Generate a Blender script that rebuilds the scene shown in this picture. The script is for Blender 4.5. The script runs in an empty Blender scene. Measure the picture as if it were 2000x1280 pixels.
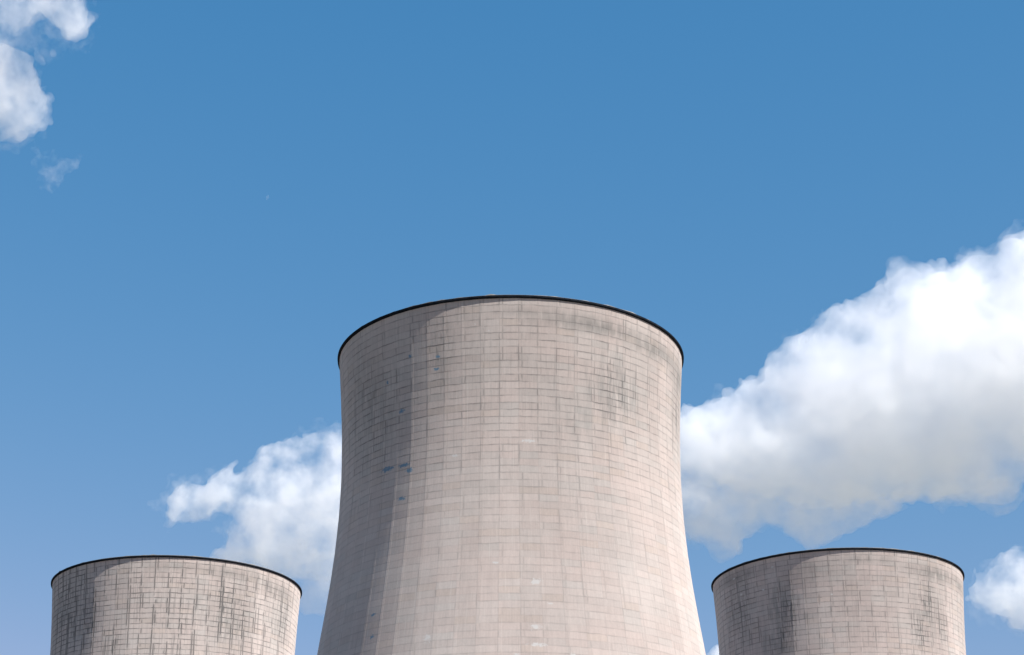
import bpy, math, random
import numpy as np
from mathutils import Matrix, Vector

C = bpy.context.scene
COL = C.collection
R = math.radians

# ------------------------------------------------------------------ camera
F_PX = 3934.4 / 2000.0                 # focal length in image widths
PITCH = R(22.54)
CAM = Vector((0, 0, 1.7))
cd = bpy.data.cameras.new('camera')
cd.sensor_width = 36.0
cd.lens = 36.0 * F_PX
cd.clip_end = 40000
cam = bpy.data.objects.new('camera', cd)
COL.objects.link(cam)
cam.matrix_world = (Matrix.Translation(CAM) @ Matrix.Rotation(R(90) + PITCH, 4, 'X')
                    @ Matrix.Rotation(R(-0.16), 4, 'Z'))
C.camera = cam

# ------------------------------------------------------------------ sky, sun, exposure
SUN_EL, SUN_AZ = R(46.7), R(125.8)     # azimuth clockwise from +Y
w = bpy.data.worlds.new('World')
C.world = w
w.use_nodes = True
nt = w.node_tree
sky = nt.nodes.new('ShaderNodeTexSky')
sky.sky_type = 'NISHITA'
sky.sun_disc = False
sky.sun_elevation = SUN_EL
sky.sun_rotation = SUN_AZ
sky.air_density = 1.0
sky.dust_density = 0.0
sky.ozone_density = 6.0
sep = nt.nodes.new('ShaderNodeSeparateColor')
com = nt.nodes.new('ShaderNodeCombineColor')
nt.links.new(sky.outputs[0], sep.inputs[0])
# film response of the sky: one gain and gamma per channel, never above the sky's own value in red
for ch, (gain, gam) in enumerate(((0.565, 1.76), (0.935, 0.74), (1.487, 0.50))):
    a = nt.nodes.new('ShaderNodeMath'); a.operation = 'POWER'
    b = nt.nodes.new('ShaderNodeMath'); b.operation = 'MULTIPLY'
    nt.links.new(sep.outputs[ch], a.inputs[0]); a.inputs[1].default_value = gam
    nt.links.new(a.outputs[0], b.inputs[0]); b.inputs[1].default_value = gain
    if ch == 0:
        e = nt.nodes.new('ShaderNodeMath'); e.operation = 'MINIMUM'
        nt.links.new(b.outputs[0], e.inputs[0]); nt.links.new(sep.outputs[0], e.inputs[1])
        b = e
    nt.links.new(b.outputs[0], com.inputs[ch])
nt.links.new(com.outputs[0], nt.nodes['Background'].inputs[0])
nt.nodes['Background'].inputs[1].default_value = 0.1

sd = bpy.data.lights.new('sun', 'SUN')
sd.energy = 4.9
sd.angle = R(0.53)
sd.color = (1.0, 0.955, 0.90)
sun = bpy.data.objects.new('sun', sd)
COL.objects.link(sun)
sdir = Vector((math.sin(SUN_AZ) * math.cos(SUN_EL), math.cos(SUN_AZ) * math.cos(SUN_EL), math.sin(SUN_EL)))
sun.rotation_euler = sdir.to_track_quat('Z', 'Y').to_euler()

vs = C.view_settings
vs.view_transform = 'Standard'
vs.look = 'None'
vs.exposure = 0.95
vs.gamma = 1.0
cy = C.cycles
cy.max_bounces = 48
cy.diffuse_bounces = 4
cy.transmission_bounces = 6
cy.transparent_max_bounces = 16
cy.volume_bounces = 48
cy.volume_step_rate = 0.3

# ------------------------------------------------------------------ helpers
def tag(o, label=None, cat=None, group=None, kind=None):
    for k, v in (('label', label), ('category', cat), ('group', group), ('kind', kind)):
        if v:
            o[k] = v
    return o

def mesh_obj(name, V, Fs, mat, parent=None, uv=None):
    me = bpy.data.meshes.new(name)
    me.from_pydata(V, [], Fs)
    if uv is not None:
        l = me.uv_layers.new(name='panel_uv')
        l.data.foreach_set('uv', np.asarray(uv, dtype=np.float32).ravel())
    me.materials.append(mat)
    o = bpy.data.objects.new(name, me)
    COL.objects.link(o)
    if parent:
        o.parent = parent
    return o

class NT:
    """small node-graph writer"""
    def __init__(self, name):
        self.m = bpy.data.materials.new(name)
        self.m.use_nodes = True
        self.t = self.m.node_tree
        self.bsdf = self.t.nodes.get('Principled BSDF')
        self.out = self.t.nodes.get('Material Output')
    def n(self, kind, **kw):
        nd = self.t.nodes.new(kind)
        for k, v in kw.items():
            setattr(nd, k, v)
        return nd
    def put(self, sock, v):
        if hasattr(v, 'links') or hasattr(v, 'is_linked'):
            self.t.links.new(v, sock)
        else:
            sock.default_value = v
    def math(self, op, a, b=None, c=None, clamp=False):
        nd = self.n('ShaderNodeMath', operation=op, use_clamp=clamp)
        self.put(nd.inputs[0], a)
        if b is not None: self.put(nd.inputs[1], b)
        if c is not None: self.put(nd.inputs[2], c)
        return nd.outputs[0]
    def ramp(self, v, a, b, lo=0.0, hi=1.0):
        nd = self.n('ShaderNodeMapRange', interpolation_type='SMOOTHSTEP')
        self.put(nd.inputs[0], v)
        for i, x in ((1, a), (2, b), (3, lo), (4, hi)):
            self.put(nd.inputs[i], x)
        return nd.outputs[0]
    def vec(self, x, y, z=0.0):
        nd = self.n('ShaderNodeCombineXYZ')
        for i, v in enumerate((x, y, z)):
            self.put(nd.inputs[i], v)
        return nd.outputs[0]
    def noise(self, v, scale, detail=3.0, rough=0.55):
        nd = self.n('ShaderNodeTexNoise')
        self.put(nd.inputs['Vector'], v)
        nd.inputs['Scale'].default_value = scale
        nd.inputs['Detail'].default_value = detail
        nd.inputs['Roughness'].default_value = rough
        return nd.outputs[0]
    def white(self, x, y, z):
        nd = self.n('ShaderNodeTexWhiteNoise', noise_dimensions='3D')
        self.put(nd.inputs['Vector'], self.vec(x, y, z))
        return nd.outputs[0]
    def mix(self, f, a, b, mode='MIX'):
        nd = self.n('ShaderNodeMix', data_type='RGBA', blend_type=mode)
        self.put(nd.inputs[0], f)
        self.put(nd.inputs[6], a if hasattr(a, 'is_linked') else (*a, 1.0))
        self.put(nd.inputs[7], b if hasattr(b, 'is_linked') else (*b, 1.0))
        return nd.outputs[2]
    def blobs(self, uv, items):
        """largest of several soft ellipses (u0, d0, half width, half height, strength) in facet / metre space"""
        acc = None
        for (u0, d0, du, dd, s) in items:
            mp = self.n('ShaderNodeMapping', vector_type='POINT')
            self.t.links.new(uv, mp.inputs[0])
            mp.inputs['Scale'].default_value = (1 / du, 1 / dd, 0)
            mp.inputs['Location'].default_value = (-u0 / du, -d0 / dd, 0)
            ln = self.n('ShaderNodeVectorMath', operation='LENGTH')
            self.t.links.new(mp.outputs[0], ln.inputs[0])
            v = self.math('MULTIPLY', self.math('SUBTRACT', 1.0, ln.outputs['Value'], clamp=True), s)
            acc = v if acc is None else self.math('MAXIMUM', acc, v)
        return acc if acc is not None else 0.0

# ------------------------------------------------------------------ cooling towers
LIFT = 1.05            # height of one concrete lift
NF = 60                # flat facets round the shell
H_TOP = 117.0
PR = (-1.338390936777473e-06, -0.00013027136112938532, -0.0009614116359080544, 0.06503156027885842, 26.725617975632197)

def radius(d):
    """shell radius d metres below the rim"""
    z = -min(d + 0.5, 48.0)
    r = ((((PR[0] * z + PR[1]) * z + PR[2]) * z + PR[3]) * z + PR[4])
    if d > 47.5:
        e = d - 47.5
        r += 0.155 * e + 0.0016 * e * e
    return r

def concrete(name, seed, base, white_marks=(), blue_marks=(), stains=(), soot=(), joint=0.5, streak=0.3, bands=(), runs=0.4, wide=1.0):
    g = NT(name)
    uvn = g.n('ShaderNodeUVMap', uv_map='panel_uv')
    uv = uvn.outputs[0]                                   # x = facet, y = metres below the rim
    s = g.n('ShaderNodeSeparateXYZ'); g.t.links.new(uv, s.inputs[0])
    u, d = s.outputs[0], s.outputs[1]
    v = g.math('DIVIDE', d, LIFT)
    wob = g.noise(g.vec(g.math('MULTIPLY', u, 1.7), g.math('MULTIPLY', v, 0.8), seed), 1.0, 2.0)
    vw = g.math('ADD', v, g.math('MULTIPLY', g.math('SUBTRACT', wob, 0.5), 0.26))
    fu, fv = g.math('FRACT', u), g.math('FRACT', vw)
    iu, iv = g.math('FLOOR', u), g.math('FLOOR', vw)
    instrip = g.math('LESS_THAN', fu, 0.17)
    # tone of each cast panel, of each column, of each lift
    rp = g.white(g.math('ADD', iu, g.math('MULTIPLY', instrip, 0.37)), iv, seed + 0.5)
    rp2 = g.white(iu, iv, seed + 7.5)
    rc = g.white(g.math('ADD', iu, g.math('MULTIPLY', instrip, 0.61)), seed, 3.1)
    rl = g.white(iv, seed, 9.7)
    big = g.noise(g.vec(g.math('MULTIPLY', u, 0.22), g.math('MULTIPLY', d, 0.05), seed), 1.0, 4.0)
    board = g.noise(g.vec(g.math('MULTIPLY', u, 14.0), g.math('MULTIPLY', d, 0.35), seed + rnd.random()), 1.0, 3.0, 0.7)
    grain = g.noise(g.vec(g.math('MULTIPLY', u, 9.0), g.math('MULTIPLY', d, 3.2), seed + 2), 1.0, 4.0, 0.7)
    tone = g.math('ADD', 1.0, g.math('MULTIPLY', g.math('SUBTRACT', rp, 0.5), 0.055))
    for src, amt in ((rc, 0.08), (rl, 0.05), (big, 0.34), (board, 0.26), (grain, 0.20)):
        tone = g.math('ADD', tone, g.math('MULTIPLY', g.math('SUBTRACT', src, 0.5), amt))
    hue = g.noise(g.vec(g.math('MULTIPLY', u, 0.30), g.math('MULTIPLY', d, 0.085), seed + 4), 1.0, 3.0)
    hue = g.math('ADD', hue, g.math('MULTIPLY', g.math('SUBTRACT', rp2, 0.5), 0.28))
    col = g.mix(g.ramp(hue, 0.28, 0.72), base[0], base[1])
    # panels: some yellowish, some greyed
    col = g.mix(g.math('MULTIPLY', g.math('GREATER_THAN', rp2, 0.92), 0.14), col, (0.50, 0.43, 0.345))
    col = g.mix(g.math('MULTIPLY', g.math('LESS_THAN', rp2, 0.07), 0.15), col, (0.43, 0.43, 0.41))
    cs = g.n('ShaderNodeVectorMath', operation='SCALE')
    g.t.links.new(col, cs.inputs[0]); g.t.links.new(tone, cs.inputs['Scale'])
    col = cs.outputs[0]
    # weathered bands and grey-green wash
    bl = g.blobs(uv, stains)
    wash = g.math('MULTIPLY', bl, g.ramp(g.noise(g.vec(g.math('MULTIPLY', u, 2.2), g.math('MULTIPLY', d, 0.16), seed + 5), 1.0, 4.0, 0.65), 0.3, 0.65), clamp=True)
    col = g.mix(wash, col, (0.25, 0.255, 0.243))
    bl2 = g.blobs(uv, bands)
    col = g.mix(g.math('MULTIPLY', bl2, g.ramp(g.noise(g.vec(g.math('MULTIPLY', u, 3.0), g.math('MULTIPLY', d, 0.3), seed + 6), 1.0, 3.0), 0.2, 0.6), clamp=True), col, (0.26, 0.245, 0.23))
    # construction joints: dark horizontal lift lines, vertical ones that come and go from lift to lift
    ln = g.noise(g.vec(g.math('MULTIPLY', u, 1.3), g.math('MULTIPLY', v, 0.9), seed + 8), 1.0, 3.0)
    hd = g.math('ABSOLUTE', g.math('SUBTRACT', g.math('FRACT', g.math('ADD', vw, 0.5)), 0.5))
    hline = g.math('MULTIPLY', g.ramp(hd, 0.045, 0.11, 1.0, 0.0), g.ramp(ln, 0.30, 0.62, 0.25, 1.0))
    hline = g.math('MULTIPLY', hline, g.math('ADD', 0.65, g.math('MULTIPLY', g.white(iu, g.math('FLOOR', g.math('ADD', vw, 0.5)), seed + 11.5), 0.5)))
    lines = hline
    smear = g.math('MULTIPLY', g.ramp(g.math('SUBTRACT', 1.0, g.math('FRACT', g.math('ADD', vw, 0.06))), 0.55, 1.0), g.ramp(ln, 0.42, 0.70))
    for off, wd, k in ((0.0, 0.026, 1.0), (0.17, 0.026, 1.0), (0.58, 0.018, 0.32)):
        wd = wd * wide
        uo = g.math('ADD', g.math('SUBTRACT', u, off), 0.5)
        ju = g.math('FLOOR', uo)
        bend = g.math('MULTIPLY', g.math('SUBTRACT', g.noise(g.vec(g.math('MULTIPLY', ju, 3.7), g.math('MULTIPLY', v, 0.7), seed + off), 1.0, 2.0), 0.5), 0.07)
        vd = g.math('ABSOLUTE', g.math('ADD', g.math('SUBTRACT', g.math('FRACT', uo), 0.5), bend))
        rr = g.white(ju, iv, seed + off * 10 + 13.5)
        run = g.noise(g.vec(g.math('MULTIPLY', ju, 5.3), g.math('MULTIPLY', v, 0.16), seed + off * 7), 1.0, 3.0, 0.65)
        amt = g.math('ADD', g.math('MULTIPLY', rr, 0.45), g.math('MULTIPLY', g.ramp(run, 0.38, 0.62), runs))
        vl = g.math('MULTIPLY', g.ramp(vd, wd * 0.5, wd * 1.6, 1.0, 0.0), g.ramp(amt, 0.30, 0.85, 0.10, 1.0))
        lines = g.math('MAXIMUM', lines, g.math('MULTIPLY', vl, k))
        soft = g.math('MULTIPLY', g.ramp(vd, 0.0, wd * 5.0, 1.0, 0.0), g.ramp(amt, 0.35, 0.95))
        smear = g.math('MAXIMUM', smear, g.math('MULTIPLY', soft, k))
    # lower shell is cleaner, and stained places carry blacker joints
    age = g.ramp(d, 14.0, 38.0, 1.0, 0.42)
    sootb = g.blobs(uv, soot)
    lines = g.math('MULTIPLY', lines, g.math('MULTIPLY', g.math('ADD', joint, g.math('MULTIPLY', sootb, 0.9)), age), clamp=True)
    col = g.mix(lines, col, (0.13, 0.12, 0.118))
    smear = g.math('MULTIPLY', smear, g.math('MULTIPLY', age, g.math('ADD', 0.22, g.math('MULTIPLY', sootb, 0.45))), clamp=True)
    col = g.mix(smear, col, (0.19, 0.18, 0.172))
    # rain streaks running down from the joints
    st = g.noise(g.vec(g.math('MULTIPLY', u, 6.5), g.math('MULTIPLY', d, 0.13), seed + 9), 1.0, 3.0, 0.6)
    st2 = g.noise(g.vec(g.math('MULTIPLY', u, 20.0), g.math('MULTIPLY', d, 0.45), seed + 10), 1.0, 2.0, 0.6)
    sm = g.math('MULTIPLY', g.ramp(st, 0.56, 0.74), g.math('MULTIPLY', age, streak))
    sm = g.math('ADD', sm, g.math('MULTIPLY', g.math('MULTIPLY', g.ramp(st2, 0.47, 0.60), g.ramp(st, 0.40, 0.58)), g.math('MULTIPLY', sootb, 1.5)), clamp=True)
    col = g.mix(sm, col, (0.165, 0.158, 0.152))
    # pale runs of lime
    st3 = g.noise(g.vec(g.math('MULTIPLY', u, 8.0), g.math('MULTIPLY', d, 0.10), seed + 12), 1.0, 2.0)
    col = g.mix(g.math('MULTIPLY', g.ramp(st3, 0.60, 0.78), 0.35), col, (0.64, 0.60, 0.56))
    # small patches: white lime and filler, blue paint
    pn = g.noise(g.vec(g.math('MULTIPLY', u, 6.0), g.math('MULTIPLY', d, 2.2), seed + 15), 1.0, 5.0, 0.72)
    for marks, c in ((white_marks, (0.58, 0.565, 0.55)), (blue_marks, (0.17, 0.27, 0.36))):
        if marks:
            b = g.math('ADD', g.blobs(uv, marks), g.math('MULTIPLY', g.math('SUBTRACT', pn, 0.5), 2.6))
            col = g.mix(g.math('MULTIPLY', g.ramp(b, 0.30, 0.75), g.ramp(g.blobs(uv, marks), 0.0, 0.15)), col, c)
    g.t.links.new(col, g.bsdf.inputs['Base Color'])
    g.bsdf.inputs['Roughness'].default_value = 0.92
    g.bsdf.inputs['Diffuse Roughness'].default_value = 1.0
    g.bsdf.inputs['Specular IOR Level'].default_value = 0.12
    h = g.math('ADD', g.math('MULTIPLY', grain, 0.5), g.math('MULTIPLY', lines, -0.8))
    bp = g.n('ShaderNodeBump')
    bp.inputs['Strength'].default_value = 0.25
    bp.inputs['Distance'].default_value = 0.05
    g.t.links.new(h, bp.inputs['Height'])
    g.t.links.new(bp.outputs[0], g.bsdf.inputs['Normal'])
    return g.m

rnd = random.Random(4)

def plain(name, c, rough=0.9, var=0.25, scale=0.6):
    g = NT(name)
    tc = g.n('ShaderNodeTexCoord')
    n1 = g.noise(tc.outputs['Object'], scale, 5.0, 0.65)
    col = g.mix(g.ramp(n1, 0.3, 0.7), tuple(x * (1 - var) for x in c), tuple(min(1, x * (1 + var)) for x in c))
    g.t.links.new(col, g.bsdf.inputs['Base Color'])
    g.bsdf.inputs['Roughness'].default_value = rough
    g.bsdf.inputs['Specular IOR Level'].default_value = 0.03
    return g.m

M_RIM = plain('weathered_black_rim', (0.013, 0.016, 0.022), 0.85, 0.35, 1.2)
M_COPING = plain('grey_coping', (0.22, 0.22, 0.21), 0.9, 0.3, 1.5)

def ring_mesh(profile, n):
    """closed profile of (radius, z) swept round the axis"""
    V, Fs = [], []
    k = len(profile)
    for i in range(n):
        a = 2 * math.pi * i / n
        for r, z in profile:
            V.append((r * math.cos(a), r * math.sin(a), z))
    for i in range(n):
        j = (i + 1) % n
        for q in range(k):
            p = (q + 1) % k
            Fs.append((i * k + q, j * k + q, j * k + p, i * k + p))
    return V, Fs

def tower(x, y, th0, mat, seed, label):
    rg = random.Random(seed)
    root = bpy.data.objects.new('cooling_tower', None)
    root.location = (x, y, 0)
    COL.objects.link(root)
    tag(root, label, 'cooling tower', 'concrete cooling towers')
    # shell: flat cast facets with narrow raised joint strips, one row of faces per lift
    cuts = ((0.0, 0.0), (0.012, 0.010), (0.158, 0.018), (0.17, 0.010), (0.42, 0.020), (0.71, 0.018))
    depths = [0.0]
    while depths[-1] + LIFT < H_TOP:
        depths.append(depths[-1] + LIFT)
    depths.append(H_TOP)
    step = 2 * math.pi / NF
    colr = [rg.gauss(0, 0.008) for _ in range(NF)]
    V, Fs, UV = [], [], []
    nc = NF * len(cuts)
    for d in depths:
        r = radius(d) + rg.gauss(0, 0.008)
        for f in range(NF):
            a0 = R(th0) + f * step
            A = Vector((math.cos(a0), math.sin(a0))); B = Vector((math.cos(a0 + step), math.sin(a0 + step)))
            nrm = (A + B).normalized()
            jit = rg.gauss(0, 0.0015)
            ra, rb = r + colr[f] + jit, r + colr[(f + 1) % NF]
            for t, o in cuts:
                p = (A * ra).lerp(B * rb, t) + nrm * o
                V.append((p.x, p.y, H_TOP - d))
    for i in range(len(depths) - 1):
        for f in range(NF):
            for q in range(len(cuts)):
                c0 = f * len(cuts) + q
                c1 = (c0 + 1) % nc
                Fs.append((i * nc + c0, (i + 1) * nc + c0, (i + 1) * nc + c1, i * nc + c1))
                u0 = f + cuts[q][0]
                u1 = f + (cuts[q + 1][0] if q + 1 < len(cuts) else 1.0)
                UV += [(u0, depths[i]), (u0, depths[i + 1]), (u1, depths[i + 1]), (u1, depths[i])]
    # inner face
    base = len(V)
    for d in depths[::4] + [depths[-1]]:
        for f in range(NF):
            a0 = R(th0) + f * step
            r = radius(d) - 0.35
            V.append((r * math.cos(a0), r * math.sin(a0), H_TOP - d))
    rows = len(depths[::4]) + 1
    dd = depths[::4] + [depths[-1]]
    for i in range(rows - 1):
        for f in range(NF):
            g2 = (f + 1) % NF
            Fs.append((base + i * NF + f, base + i * NF + g2, base + (i + 1) * NF + g2, base + (i + 1) * NF + f))
            UV += [(f, dd[i]), (f + 1, dd[i]), (f + 1, dd[i + 1]), (f, dd[i + 1])]
    mesh_obj('shell', V, Fs, mat, root, UV)
    # rim: projecting black ring beam with an undercut, thin grey coping on top
    rt = radius(0)
    V, Fs = ring_mesh([(rt - 0.5, H_TOP - 0.02), (rt + 0.02, H_TOP - 0.04), (rt + 0.31, H_TOP + 0.10), (rt + 0.33, H_TOP + 0.33), (rt - 0.5, H_TOP + 0.33)], 180)
    rim = mesh_obj('rim', V, Fs, M_RIM, root)
    V, Fs = ring_mesh([(rt - 0.45, H_TOP + 0.333), (rt + 0.17, H_TOP + 0.333), (rt + 0.15, H_TOP + 0.43), (rt - 0.45, H_TOP + 0.45)], 180)
    for i in range(180):                       # worn, uneven top edge
        dz = max(0.0, rg.gauss(0, 0.07)) if x < 0 else max(0.0, rg.gauss(0, 0.04))
        for q in (2, 3):
            vx = V[i * 4 + q]
            V[i * 4 + q] = (vx[0], vx[1], vx[2] + dz)
    mesh_obj('coping', V, Fs, M_COPING, root)
    return root

K = 1.22
DU = 0.483
def mk(lst, du, dd, s=1.0):
    return [(a + DU, b * K, du * rnd.uniform(.7, 1.3), dd * rnd.uniform(.8, 1.2), s) for a, b in lst]

BASE = ((0.525, 0.474, 0.444), (0.53, 0.460, 0.427))
white_c = mk([(43.25, 3.11), (43.98, 4.02)], .13, .25) + mk([(42.15, 19.1), (46.0, 17.62)], .5, .35) + \
    mk([(46.28, 34.75), (46.2, 40.08), (47.83, 43.28), (41.28, 40.9)], .36, .9) + mk([(46.25, 42.13), (45.8, 43.5), (48.8, 43.2)], .5, .4) + mk([(44.6, 43.6), (43.57, 43.5), (42.67, 43.4), (47.0, 43.7), (49.6, 43.5)], .45, .25, .7) + \
    mk([(44.37, 32.46), (46.9, 37.3), (45.3, 43.3)], .2, .3)
blue_c = mk([(37.93, 19.18), (39.15, 19.26)], .62, .58) + mk([(39.5, 20.0), (38.88, 12.38), (39.1, 23.36)], .4, .6) + \
    mk([(37.85, 8.28), (39.45, 5.82), (41.17, 6.56), (41.07, 8.11), (38.05, 37.05), (38.18, 39.67)], .22, .5)
stain_c = [(51.2, 12.5, 3.0, 9.0, .62), (57.5, 11.0, 1.8, 12.0, .6), (36.5, 12.0, 3.5, 14.0, .5), (41.5, 9.0, 1.2, 9.0, .35), (49.0, 18.0, 2.0, 6.0, .4)]
soot_c = [(51.0, 12.0, 2.0, 8.5, .42), (57.6, 9.5, 1.4, 8.0, .5), (41.3, 6.5, 1.1, 6.0, .38), (36.5, 15.0, 4.0, 10.0, .3)]
band_c = [(50.0, 3.0, 5.0, 1.9, .9), (54.5, 3.7, 4.5, 2.2, .95), (58.5, 4.5, 4.0, 3.4, .9), (46.5, 2.2, 2.6, 1.0, .5)]
sh = lambda L: [(a + DU, *r) for a, *r in L]
mat_c = concrete('concrete_pinkish', 1.0, BASE, white_c, blue_c, sh(stain_c), sh(soot_c), joint=0.46, streak=0.25, bands=sh(band_c))

soot_l = [(36.5, 8.5, 3.4, 13, .95), (39.6, 12.0, 1.2, 9, .8), (43.7, 7.0, .6, 3.5, .7), (50.4, 9.5, 1.1, 8.5, 1.0), (51.9, 10.5, 1.4, 8.0, .8), (56.8, 8.5, 1.5, 6.0, .6), (42.0, 18.0, 1.0, 5.0, .6), (46.5, 12.0, 3.0, 12.0, .3)]
stain_l = [(36.5, 9, 3.5, 13, .6), (51.0, 11.0, 2.6, 10.0, .55), (48.5, 9.0, 1.5, 7.0, .4), (56.5, 9.0, 2.0, 8.0, .6)]
band_l = [(51.0, 2.2, 4.5, 1.7, .7), (55.5, 3.4, 3.5, 2.4, .85), (47.0, 1.9, 3.5, 1.2, .5)]
mat_l = concrete('concrete_streaked', 21.0, BASE, (), (), stain_l, soot_l, joint=0.72, streak=0.75, bands=band_l, runs=0.75, wide=1.45)

soot_r = [(35.0, 9.0, 3.0, 12, .5), (39.8, 11.5, 1.0, 9.0, .75), (39.3, 17.0, 1.2, 5.0, .8), (50.9, 9.0, 1.1, 6.0, .8), (50.0, 16.0, 1.2, 6.0, .75), (52.3, 14.5, 1.0, 6.0, .6)]
stain_r = [(38.9, 11.0, 1.7, 9.0, .85), (38.2, 18.0, 2.0, 6.0, .8), (51.0, 12.0, 2.3, 10.0, .6), (34.0, 10.0, 4.0, 12.0, .35), (56.0, 12.0, 2.0, 9.0, .3)]
band_r = [(52.0, 3.2, 4.5, 2.3, .95), (56.0, 3.6, 3.5, 2.6, .9), (46.0, 2.0, 3.0, 1.2, .5), (35.0, 2.0, 5.0, 2.0, .8), (41.5, 3.5, 2.5, 2.5, .45)]
white_r = mk([(38.2, 1.6), (34.15, 1.7), (42.65, 7.38), (34.92, 4.84), (37.22, 5.08), (34.95, 9.34)], .25, .35)
mat_r = concrete('concrete_grey_pink', 42.0, ((0.53, 0.474, 0.444), (0.54, 0.462, 0.43)), white_r, (), stain_r, soot_r, joint=0.50, streak=0.34, bands=band_r, runs=0.5, wide=1.2)

tower(-0.217, 293.32, -3.5, mat_c, 1, 'largest and nearest cooling tower, pinkish concrete with small blue and white patches')
tower(-73.0, 427.06, -0.6, mat_l, 2, 'smaller cooling tower with long black vertical streaks down its pale concrete, left of the largest')
tower(69.97, 422.99, -0.6, mat_r, 3, 'smaller cooling tower with blotchy grey pink concrete, standing right of the largest tower')

# ------------------------------------------------------------------ ground
def ground():
    g = NT('dry_grass_and_gravel')
    tc = g.n('ShaderNodeTexCoord')
    n1 = g.noise(tc.outputs['Object'], 0.02, 6.0)
    n2 = g.noise(tc.outputs['Object'], 1.3, 4.0)
    col = g.mix(g.ramp(n1, 0.4, 0.6), (0.035, 0.045, 0.02), (0.07, 0.065, 0.05))
    col = g.mix(g.math('MULTIPLY', n2, 0.4), col, (0.035, 0.035, 0.025))
    ln = g.n('ShaderNodeVectorMath', operation='LENGTH')
    g.t.links.new(tc.outputs['Object'], ln.inputs[0])
    n3 = g.noise(tc.outputs['Object'], 0.004, 3.0)
    bounce_field = g.mix(g.ramp(n3, 0.45, 0.55), (0.15, 0.175, 0.11), (0.28, 0.275, 0.24))
    col = g.mix(g.ramp(ln.outputs['Value'], 650.0, 800.0), col, bounce_field)  # out of view: dark near, far ring made pale to light cloud undersides
    g.t.links.new(col, g.bsdf.inputs['Base Color'])
    g.bsdf.inputs['Roughness'].default_value = 1.0
    V = [(0, 0, 0)]
    Fs = []
    n = 96
    for ring in (300, 900, 3000, 9000):
        for i in range(n):
            a = 2 * math.pi * i / n
            V.append((ring * math.cos(a), ring * math.sin(a), 0))
    for i in range(n):
        j = (i + 1) % n
        Fs.append((0, 1 + i, 1 + j))
        for q in range(3):
            Fs.append((1 + q * n + i, 1 + (q + 1) * n + i, 1 + (q + 1) * n + j, 1 + q * n + j))
    o = mesh_obj('ground', V, Fs, g.m)
    tag(o, kind='structure')
ground()

# ------------------------------------------------------------------ clouds
# Each cloud is a closed billowing body with its own distance, size and thickness, filled with scattering vapour.
FWD = Vector((0, math.cos(PITCH), math.sin(PITCH)))
UPV = Vector((0, -math.sin(PITCH), math.cos(PITCH)))

def bspline_matrix(n, cell):
    m = int(n / cell) + 4
    x = np.arange(n) / cell
    i = np.floor(x).astype(int); f = x - i
    W = np.zeros((n, m), np.float32)
    ws = ((1 - f) ** 3 / 6, (3 * f ** 3 - 6 * f ** 2 + 4) / 6, (-3 * f ** 3 + 3 * f ** 2 + 3 * f + 1) / 6, f ** 3 / 6)
    for k in range(4):
        W[np.arange(n), i + k] = ws[k]
    return W

def lattice_noise(shape, cell, rg):
    Ws = [bspline_matrix(n, cell) for n in shape]
    L = rg.standard_normal([W.shape[1] for W in Ws]).astype(np.float32)
    L = np.tensordot(Ws[2], L, axes=(1, 2)).transpose(1, 2, 0)
    L = np.tensordot(Ws[1], L, axes=(1, 1)).transpose(1, 0, 2)
    L = np.tensordot(Ws[0], L, axes=(1, 0))
    return L / (L.std() + 1e-9)

def poly_sdf(poly, X, Y):
    P = np.asarray(poly, float)
    Q = np.roll(P, -1, 0)
    best = np.full(X.shape, 1e18)
    inside = np.zeros(X.shape, bool)
    for (ax, ay), (bx, by) in zip(P, Q):
        ex, ey = bx - ax, by - ay
        t = np.clip(((X - ax) * ex + (Y - ay) * ey) / (ex * ex + ey * ey + 1e-9), 0, 1)
        best = np.minimum(best, (X - ax - t * ex) ** 2 + (Y - ay - t * ey) ** 2)
        c = ((ay > Y) != (by > Y))
        with np.errstate(divide='ignore', invalid='ignore'):
            xi = (bx - ax) * (Y - ay) / (by - ay if by != ay else 1e-9) + ax
        inside ^= c & (X < xi)
    d = np.sqrt(best)
    return np.where(inside, d, -d)

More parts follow.
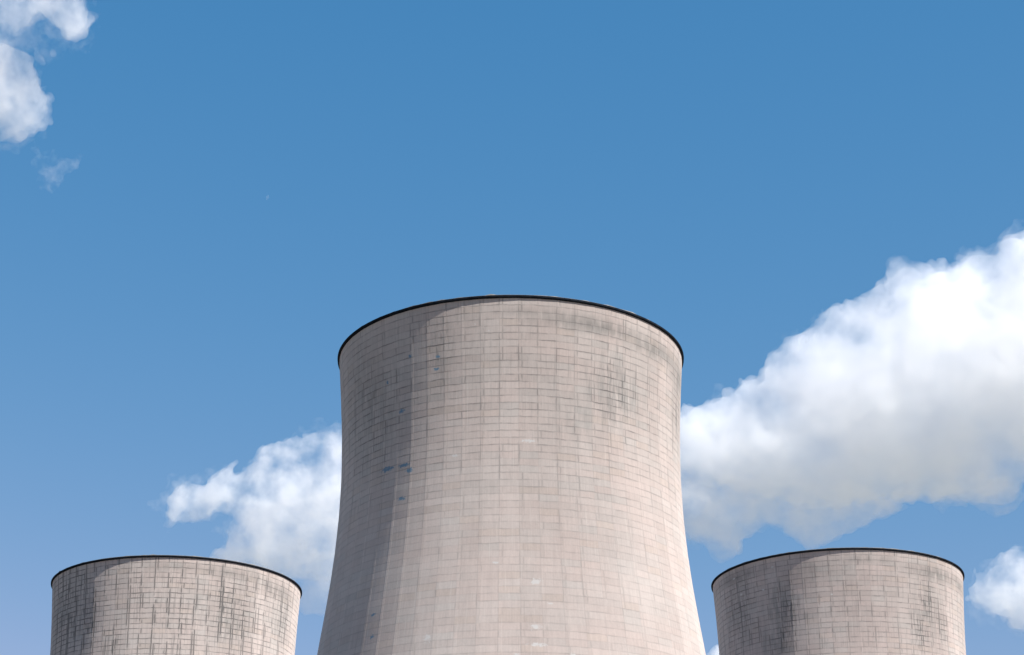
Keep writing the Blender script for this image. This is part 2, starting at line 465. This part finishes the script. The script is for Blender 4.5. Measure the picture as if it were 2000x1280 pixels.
def surface_net(Fd):
    """vertices (grid units) and quads of the zero level of Fd (inside > 0)"""
    S = Fd > 0
    nx, ny, nz = Fd.shape
    cor = [(i, j, k) for i in (0, 1) for j in (0, 1) for k in (0, 1)]
    cnt = np.zeros((nx - 1, ny - 1, nz - 1), np.uint8)
    for i, j, k in cor:
        cnt += S[i:nx - 1 + i, j:ny - 1 + j, k:nz - 1 + k]
    act = np.argwhere((cnt > 0) & (cnt < 8))
    vid = np.full(cnt.shape, -1, np.int32)
    vid[tuple(act.T)] = np.arange(len(act))
    acc = np.zeros((len(act), 3)); num = np.zeros(len(act))
    for a in cor:
        for ax in range(3):
            if a[ax]: continue
            b = list(a); b[ax] = 1
            fa = Fd[tuple((act + a).T)]; fb = Fd[tuple((act + b).T)]
            m = (fa > 0) != (fb > 0)
            t = np.where(m, fa / np.where(m, fa - fb, 1), 0)
            p = act + np.array(a, float)
            p[:, ax] += t
            acc += p * m[:, None]; num += m
    V = acc / num[:, None]
    quads = []
    for ax in range(3):
        sl0 = [slice(None)] * 3; sl1 = [slice(None)] * 3
        sl0[ax] = slice(0, -1); sl1[ax] = slice(1, None)
        ch = S[tuple(sl0)] != S[tuple(sl1)]
        E = np.argwhere(ch)
        o = [q for q in range(3) if q != ax]
        ok = (E[:, o[0]] > 0) & (E[:, o[1]] > 0) & (E[:, o[0]] < Fd.shape[o[0]] - 1) & (E[:, o[1]] < Fd.shape[o[1]] - 1)
        E = E[ok]
        def at(da, db):
            q = E.copy(); q[:, o[0]] += da; q[:, o[1]] += db
            return vid[tuple(q.T)]
        Q = np.stack([at(-1, -1), at(0, -1), at(0, 0), at(-1, 0)], 1)
        flip = S[tuple(E.T)]
        if ax == 1: flip = ~flip
        Q[flip] = Q[flip][:, ::-1]          # (right, up, forward) is left-handed
        quads.append(Q)
    return V, np.concatenate(quads)

def vapour(name, density, cell, lo, hi, albedo=(0.981, 0.985, 0.991), step=0.25):
    """scattering vapour whose density breaks up in billows of about `cell` metres"""
    g = NT(name)
    g.t.nodes.remove(g.bsdf)
    tc = g.n('ShaderNodeTexCoord')
    n1 = g.noise(tc.outputs['Object'], 1.0 / cell, 5.0, 0.62)
    dens = g.math('MULTIPLY', g.ramp(n1, lo, hi), density)
    pv = g.n('ShaderNodeVolumePrincipled')
    pv.inputs['Color'].default_value = (*albedo, 1)
    pv.inputs['Anisotropy'].default_value = 0.25
    g.t.links.new(dens, pv.inputs['Density'])
    g.t.links.new(pv.outputs[0], g.out.inputs['Volume'])
    return g.m

def cloud(name, polys, depth, px_step, thick, billow, ragged, density, seed, parent=None, holes=(), puff=80.0, thin=0.26, full=0.66):
    """outline in photograph pixels, carried to its depth; thick = roundness in metres; billow / ragged = (octave cells in metres, amplitudes)"""
    rg = np.random.default_rng(seed)
    mpp = depth / 3934.4                                   # metres per pixel there
    P = [[((x - 1000) * mpp, (640 - y) * mpp) for x, y in pl] for pl in polys]
    allp = np.concatenate([np.array(p) for p in P])
    lo, hi = allp.min(0), allp.max(0)
    h = px_step * mpp
    pad = 12 * h + ragged[1][0] + billow[1][0]
    xs = np.arange(lo[0] - pad, hi[0] + pad, h); ys = np.arange(lo[1] - pad, hi[1] + pad, h)
    X, Y = np.meshgrid(xs, ys, indexing='ij')
    d = np.max([poly_sdf(p, X, Y) for p in P], 0)
    for q in holes:
        hp = [((x - 1000) * mpp, (640 - y) * mpp) for x, y in q]
        d = np.minimum(d, -poly_sdf(hp, X, Y))
    dm = max(d.max(), 1.0)
    zh = math.sqrt(2 * thick * dm) + pad
    zs = np.arange(-zh, zh, h)
    Fd = d[:, :, None].astype(np.float32) - (zs.astype(np.float32) ** 2 / (2 * thick))[None, None, :]
    for cell, amp in zip(*billow):
        nz = lattice_noise(Fd.shape, max(cell / h, 1.6), rg)
        Fd += amp * (np.abs(nz) - 0.75)
    for cell, amp in zip(*ragged):
        Fd += amp * lattice_noise(Fd.shape, max(cell / h, 1.6), rg)
    Fd[0], Fd[-1] = -1, -1
    Fd[:, 0], Fd[:, -1] = -1, -1
    Fd[:, :, 0], Fd[:, :, -1] = -1, -1
    V, Q = surface_net(Fd)
    sx, sy, sz = xs[0] + V[:, 0] * h, ys[0] + V[:, 1] * h, zs[0] + V[:, 2] * h
    # origin of the cloud at its own middle
    mid = np.array([(lo[0] + hi[0]) / 2, (lo[1] + hi[1]) / 2])
    right, up, fw = np.array((1.0, 0, 0)), np.array(UPV), np.array(FWD)
    Wd = (sx - mid[0])[:, None] * right + (sy - mid[1])[:, None] * up + sz[:, None] * fw
    org = np.array(CAM) + depth * fw + mid[0] * right + mid[1] * up
    me = bpy.data.meshes.new(name)
    me.vertices.add(len(Wd)); me.vertices.foreach_set('co', Wd.astype(np.float32).ravel())
    me.loops.add(Q.size); me.loops.foreach_set('vertex_index', Q.astype(np.int32).ravel())
    me.polygons.add(len(Q))
    me.polygons.foreach_set('loop_start', np.arange(0, Q.size, 4, dtype=np.int32))
    me.update(calc_edges=True)
    me.validate()
    me.materials.append(vapour(name + '_vapour', density, puff, thin, full))
    o = bpy.data.objects.new(name, me)
    o.location = Vector(org.tolist())
    COL.objects.link(o)
    if parent:
        o.location = Vector(org.tolist()) - parent.location
        o.parent = parent
    print('CLOUD', name, Fd.shape, len(V), len(Q))
    return o

G = 'white cumulus clouds'

def grow(poly, px):
    """outline pushed outward by px"""
    P = np.asarray(poly, float)
    nx_, pv_ = np.roll(P, -1, 0), np.roll(P, 1, 0)
    t = nx_ - pv_
    area = 0.5 * np.sum(P[:, 0] * nx_[:, 1] - nx_[:, 0] * P[:, 1])
    nrm = np.stack([t[:, 1], -t[:, 0]], 1) / (np.linalg.norm(t, axis=1)[:, None] + 1e-6) * (1 if area > 0 else -1)
    return (P + nrm * px).tolist()

def cumulus(label, poly, depth, step, thick, billow, ragged, density, seed, holes=(), puff=80.0, thin=0.26, full=0.66,
            veil=5.0, veil_density=0.2, veil_ragged=((40, 18, 8, 4), (5, 4, 3, 2))):
    c = cloud('cloud', [poly], depth, step, thick, billow, ragged, density, seed, holes=holes, puff=puff, thin=thin, full=full)
    tag(c, label, 'cloud', G)
    if veil:
        cloud('cloud_veil', [grow(poly, veil)], depth, step, thick * 0.9, ((30, 12), (2, 2)), veil_ragged, density * veil_density, seed + 500, parent=c,
              puff=puff * 0.4, thin=0.42, full=0.70)
    return c

big = cumulus('huge white cumulus cloud rising to the right edge behind the middle tower, grey underneath',
    [(1270, 870), (1330, 815), (1352, 800), (1375, 805), (1395, 790), (1430, 765), (1460, 755), (1490, 735), (1497, 712), (1530, 690),
    (1550, 665), (1590, 640), (1622, 615), (1660, 595), (1690, 598), (1735, 570), (1770, 538), (1815, 525), (1850, 528), (1890, 503), (1930, 488),
    (1970, 459), (2000, 444), (2060, 420), (2150, 420), (2240, 500), (2260, 640), (2240, 800), (2160, 900), (2080, 930), (2000, 935), (1978, 962),
    (1920, 968), (1850, 965), (1805, 962), (1760, 975), (1700, 975), (1640, 985), (1580, 985), (1500, 965), (1420, 950), (1340, 940), (1280, 930)],
    2600, 3.2, 26, ((90, 40, 18, 9), (6, 6, 4, 2.5)), ((120, 20, 9, 5), (5, 2.5, 2.5, 1.6)), 0.026, 11, puff=95, thin=0.26, full=0.66, veil=5.0, veil_density=0.25)
cloud('cloud_fringe', [[(1270, 900), (1400, 925), (1600, 955), (1760, 950), (1960, 945), (1985, 966), (1920, 978), (1850, 975), (1835, 988), (1805, 974), (1760, 994),
    (1745, 1012), (1700, 1014), (1640, 1034), (1600, 1052), (1570, 1058), (1540, 1048), (1500, 1040), (1460, 1052), (1447, 1082), (1410, 1088), (1370, 1068), (1330, 1058), (1290, 1030)]],
    2600, 3.2, 34, ((60, 26, 12), (5, 4, 3)), ((80, 30, 14, 7), (4, 4, 3.5, 2)), 0.020, 12, parent=big, puff=45, thin=0.32, full=0.66)
left = cumulus('white cloud with a torn tail between the left tower and the middle tower',
    [(314, 978), (328, 950), (334, 932), (360, 928), (395, 943), (420, 918), (455, 903), (463, 901), (460, 922), (490, 906), (510, 886), (545, 868), (580, 853), (600, 856),
    (630, 848), (650, 843), (690, 838), (760, 880), (790, 960), (780, 1060), (730, 1120), (660, 1135), (560, 1122), (480, 1112), (405, 1098), (440, 1060), (432, 1034), (445, 1012), (430, 1000),
    (400, 1010), (372, 1020), (330, 1024), (322, 1000)],
    2900, 3.0, 20, ((60, 28, 13, 7), (4, 4, 3, 2)), ((90, 30, 11, 5), (3, 3, 2.5, 1.6)), 0.026, 21, holes=[[(585, 903), (610, 882), (640, 868), (628, 888), (600, 908)], [(470, 905), (500, 890), (505, 900), (478, 918)]], puff=42, thin=0.34, full=0.70, veil=8.0, veil_density=0.25)
cloud('cloud_fringe', [[(470, 1100), (560, 1080), (700, 1090), (780, 1110), (780, 1210), (700, 1225), (640, 1200), (600, 1188), (570, 1160)]],
    2900, 3.5, 20, ((60, 26), (6, 4)), ((80, 30, 14), (6, 4, 3)), 0.012, 22, parent=left, puff=45, thin=0.32, full=0.66)
tl = cumulus('white cloud in the top left corner with blue gaps in its ragged edge',
    [(-160, -120), (230, -120), (200, -50), (188, -10), (187, 30), (178, 48), (168, 70), (150, 84), (130, 76), (118, 60), (98, 54), (78, 52), (66, 62), (80, 88), (100, 108), (94, 128), (76, 122), (66, 100),
    (74, 130), (84, 165), (88, 205), (84, 235), (70, 258), (45, 266), (20, 274), (-20, 272), (-160, 260)],
    2300, 2.6, 18, ((50, 24, 12, 6), (4, 4, 3, 2)), ((80, 30, 11, 5), (4, 4, 3.5, 2)), 0.027, 31,
    holes=[[(20, 72), (34, 66), (60, 60), (50, 78), (62, 98), (46, 88)],],
    puff=40, thin=0.37, full=0.74, veil=8.0, veil_density=0.25)
ws = cloud('cloud', [[(76, 312), (90, 300), (108, 316), (128, 306), (154, 288), (150, 312), (124, 332), (114, 356), (98, 362), (90, 334)]],
    2300, 1.8, 6, ((24, 12), (2, 2)), ((30, 12, 6, 3), (3, 4, 3, 2)), 0.012, 41, puff=14, thin=0.40, full=0.72)
tag(ws, 'thin translucent wisp of cloud below the cloud in the top left corner', 'cloud', G)
ti = cloud('cloud', [[(516, 382), (524, 374), (531, 378), (528, 388), (520, 391)]], 2300, 1.2, 3, ((8, 4), (0.8, .6)), ((8, 4), (0.8, .8)), 0.022, 42, puff=10)
tag(ti, 'tiny faint speck of cloud alone in the blue sky above the left tower', 'cloud', G)
rb = cumulus('small rounded white cloud at the right edge beside the right tower',
    [(1884, 1172), (1894, 1145), (1908, 1126), (1930, 1108), (1960, 1088), (2000, 1078), (2080, 1068), (2150, 1110), (2140, 1210), (2080, 1245), (2000, 1240), (1960, 1232), (1915, 1218), (1888, 1196)],
    3000, 3.2, 24, ((56, 28, 13, 7), (5, 4, 3.5, 2)), ((80, 24, 9, 5), (4, 2.5, 2, 1.5)), 0.020, 51, puff=45, thin=0.32, full=0.68, veil=7.0)
bt = cumulus('sliver of white cloud at the bottom edge between the middle tower and the right tower',
    [(1370, 1330), (1383, 1283), (1398, 1264), (1425, 1254), (1470, 1262), (1500, 1330), (1440, 1380)],
    3200, 3.2, 30, ((40, 20, 9), (4, 3, 2)), ((60, 20), (3, 2)), 0.035, 61, veil=0)
